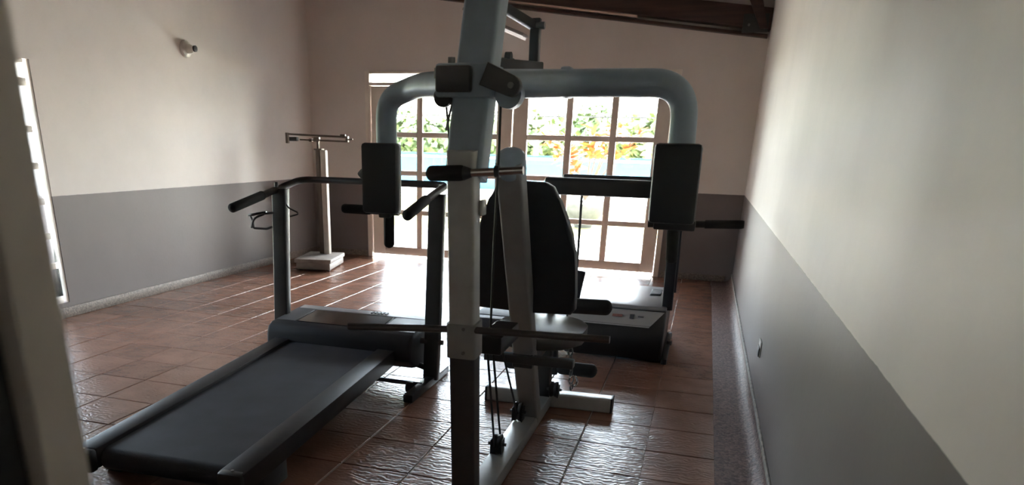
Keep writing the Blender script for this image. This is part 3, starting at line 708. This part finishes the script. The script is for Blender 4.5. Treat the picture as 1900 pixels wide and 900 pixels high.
# ------------------------------------------------------------------ fittings
lh = thing('lamp_holder', (XL, 6.44, 2.2), 'white porcelain lamp holder without a bulb on the left wall', 'lamp holder')
RY = Matrix.Rotation(math.pi/2, 4, 'Y')
bm = new(); lathe(bm, [(.075, 0), (.078, .012), (.07, .028), (.045, .035)], (XL, 6.44, 2.2), 24, RY); obj('base', bm, 'porcelain', lh)
bm = new(); lathe(bm, [(.042, .033), (.04, .06), (.032, .085), (.034, .105), (.027, .107)], (XL, 6.44, 2.2), 20, RY); obj('collar', bm, 'porcelain', lh)
bm = new(); lathe(bm, [(.028, .1), (.028, .125), (.02, .128)], (XL, 6.44, 2.2), 16, RY); obj('socket', bm, 'socket', lh)
ol = thing('wall_outlet', (XR, 4.43, .33), 'small pale outlet plate with dark socket, low on the right wall', 'outlet')
bm = new(); bb(bm, XR-.007, XR, 4.37, 4.49, .295, .385, .003); obj('plate', bm, 'plate', ol)
bm = new(); bb(bm, XR-.013, XR-.006, 4.375, 4.485, .298, .348, .003); obj('socket', bm, 'socket', ol)
fx = thing('ceiling_light', (-2.45, YB-.25, 2.6), 'white slim light fitting under the beam, partly behind the gym tower', 'light fixture')
RF = Matrix.Rotation(math.radians(21), 4, 'Y')
FC = Vector((-2.40, YB-.26, 2.66))
bm = new(); box(bm, FC, (.74, .24, .03), .006, RF); obj('housing', bm, 'hoodgrey', fx)
for dy in (-.08, .08):
    bm = new(); p = [FC + RF @ Vector((dx, dy, -.028)) for dx in (-.36, .36)]; sweep(bm, p, .013, n=12); obj('tube', bm, 'lamptube', fx)
bm = new(); bb(bm, -2.38, -2.34, YB-.17, YB-.002, 2.63, 2.66, .004); obj('bracket', bm, 'white', fx)

# ------------------------------------------------------------------ garden outside
bm = new(); bb(bm, -60, 45, -30, 90, -.35, -.06)
struct(obj('ground', bm, 'lawn', smooth=False), 'sunlit lawn beyond the doors', 'lawn')
bm = new(); bb(bm, -12, 8, YB+.2, 12.6, -.3, -.03, 0)
struct(obj('patio', bm, 'pave', smooth=False), 'pale concrete patio outside the doors', 'patio')
bm = new(); bb(bm, -40, 25, 20.5, 25, -.3, -.04, 0)
struct(obj('pool_deck', bm, 'pave', smooth=False), 'pale paving in front of the pool', 'paving')
bm = new(); bb(bm, -9, XL-.21, -8, 9, -.3, -.035, 0)
struct(obj('side_path', bm, 'pave', smooth=False), 'pale path outside the left window', 'path')
po = thing('swimming_pool', (-8, 29, 0), 'raised blue swimming pool in the sunny garden', 'pool')
bm = new(); bb(bm, -32, 16, 25, 25.3, -.1, .95); bb(bm, -32, 16, 35.7, 36, -.1, .95); bb(bm, -32, -31.7, 25.3, 35.7, -.1, .95); bb(bm, 15.7, 16, 25.3, 35.7, -.1, .95)
obj('pool_wall', bm, 'poolblue', po, smooth=False)
bm = new(); bb(bm, -31.7, 15.7, 25.3, 35.7, .7, .8); obj('water', bm, 'water', po, smooth=False)
bm = new(); bb(bm, -32.1, 16.1, 24.9, 25.4, .95, 1.02, .02); obj('coping', bm, 'white', po)
for x, lab in ((-14.2, 'white post beyond the pool, seen through the left door leaf'), (-8.1, 'white post beyond the pool, leftmost in the right door leaf'), (-4.9, 'white post beyond the pool, just right of the orange shrub'), (-2.7, 'white post beyond the pool, rightmost in the right door leaf')):
    bm = new(); bb(bm, x-.1, x+.1, 37.0, 37.2, -.06, 1.9, .02); bb(bm, x-.14, x+.14, 36.96, 37.24, 1.88, 1.95, .01)
    tag(obj('fence_post', bm, 'white'), lab, 'post', 'white posts beyond the pool')
def crown(name, c, r, n, m, lab, sz, trunk=True):
    t = thing(name, (c[0], c[1], -.06), lab, 'tree')
    bm = new()
    for k in range(n):
        d = Vector((random.gauss(0, 1), random.gauss(0, 1), random.gauss(0, 1))).normalized()
        q = Vector(c) + Vector((d.x*r[0], d.y*r[1], d.z*r[2]))*random.uniform(.55, 1.0)*(1+.18*math.sin(5*d.x+3*d.z+c[0]))
        if q.z < .1: continue
        a = Vector((random.gauss(0, 1), random.gauss(0, 1), random.gauss(0, .6))).normalized(); b2 = a.cross(d)
        if b2.length < .1: continue
        b2.normalize(); s1 = sz*random.uniform(.6, 1.2)
        bm.faces.new([bm.verts.new(q+a*s1), bm.verts.new(q+b2*s1*.5), bm.verts.new(q-a*s1), bm.verts.new(q-b2*s1*.5)])
    o = obj('foliage', bm, m, t, smooth=False); o['kind'] = 'stuff'
    bm = new(); sweep(bm, [(c[0], c[1], -.06), (c[0]+.1, c[1], c[2]*.5), (c[0], c[1], c[2]+r[2]*.3)], .22, n=10, up=(0, 1, 0), scales=[1, .7, .35]); obj('trunk', bm, 'bark', t)
for x, y, rx, rz, mm, lab in ((-17.5, 48, 4.5, 2.6, 'leafA', 'broad green tree beyond the pool, furthest left'), (-10.2, 41, 3.2, 2.3, 'leafB', 'olive green tree beyond the pool behind the left door leaf'),
        (-6.0, 48, 3.6, 2.7, 'leafA', 'green tree beyond the pool behind the right leaf, left of the orange shrub'), (-.9, 41.5, 3.4, 2.9, 'leafB', 'tall olive tree beyond the pool, right of the orange shrub'), (5.5, 48, 4, 3.0, 'leafA', 'green tree beyond the pool, furthest right')):
    crown('garden_tree', (x, y, rz*.58), (rx, 2.2, rz*.78), 2600, mm, lab, .34)
crown('garden_tree', (-12.5, 5.6, 2.0), (1.6, 2.6, 2.0), 1600, 'leafA', 'leafy tree outside the left window', .2)
ho = thing('house', (-11.5, 52, 0), 'small white house behind the trees across the pool', 'house')
bm = new(); bb(bm, -14.5, -8.2, 50, 55, -.1, 3.0); obj('walls', bm, 'white', ho, smooth=False)
bm = new(); prism(bm, [(-15, 3.0), (-7.7, 3.0), (-11.35, 4.2)], 'y', 49.6, 55.4); obj('roof', bm, 'rooftile', ho, smooth=False)
for x in (-13.2, -9.6):
    bm = new(); bb(bm, x-.5, x+.5, 49.95, 50.05, 1.1, 2.2); obj('window', bm, 'windowdark', ho, smooth=False)
# orange shrub in a bowl
cr = thing('croton_shrub', (-2.15, 14.5, -.06), 'orange-leaved shrub growing from the stone bowl outside the doors', 'shrub')
base = Vector((-2.15, 14.5, .45)); tips = []
for k in range(9):
    a = k/9*2*math.pi; sp = random.uniform(.45, .95)
    tip = base + Vector((math.cos(a)*sp, math.sin(a)*sp*.7, random.uniform(.8, 1.75)))
    bm = new(); sweep(bm, [base, base.lerp(tip, .5)+Vector((0, 0, .1)), tip], .022, n=7, up=(0, 1, 0), scales=[1, .7, .4]); obj('branch', bm, 'bark', cr); tips.append(tip)
bm = new(); lf = [(0, 0), (.05, .05), (.065, .12), (.05, .2), (0, .29), (-.05, .2), (-.065, .12), (-.05, .05)]
bm.faces.new([bm.verts.new((x, y, -.35*y*y*2+.3*abs(x))) for x, y in lf]); lm = bpy.data.meshes.new('leaf'); bm.to_mesh(lm); bm.free(); lm.materials.append(MT['croton'])
for tip in tips:
    for k in range(24):
        o = bpy.data.objects.new('leaf', lm); COL.objects.link(o); o.parent = cr
        t = random.uniform(.6, 1.02); o.location = base.lerp(tip, t) - cr.location
        o.rotation_euler = (random.uniform(-.3, 1.1), random.uniform(-.4, .4), random.uniform(0, 6.28)); sc_ = random.uniform(.7, 1.15); o.scale = (sc_, sc_, sc_)
pt = thing('planter_bowl', (-2.25, 14.5, -.06), 'grey stone bowl planter on the lawn', 'planter')
bm = new(); lathe(bm, [(.16, -.06), (.2, .0), (.32, .14), (.43, .3), (.45, .4), (.42, .4), (.36, .33)], (-2.15, 14.5, 0), 28); obj('bowl', bm, 'pot', pt)
bm = new(); disc(bm, (-2.15, 14.5, .34), (0, 0, 1), .37, .04, 24); obj('soil', bm, 'bark', pt)
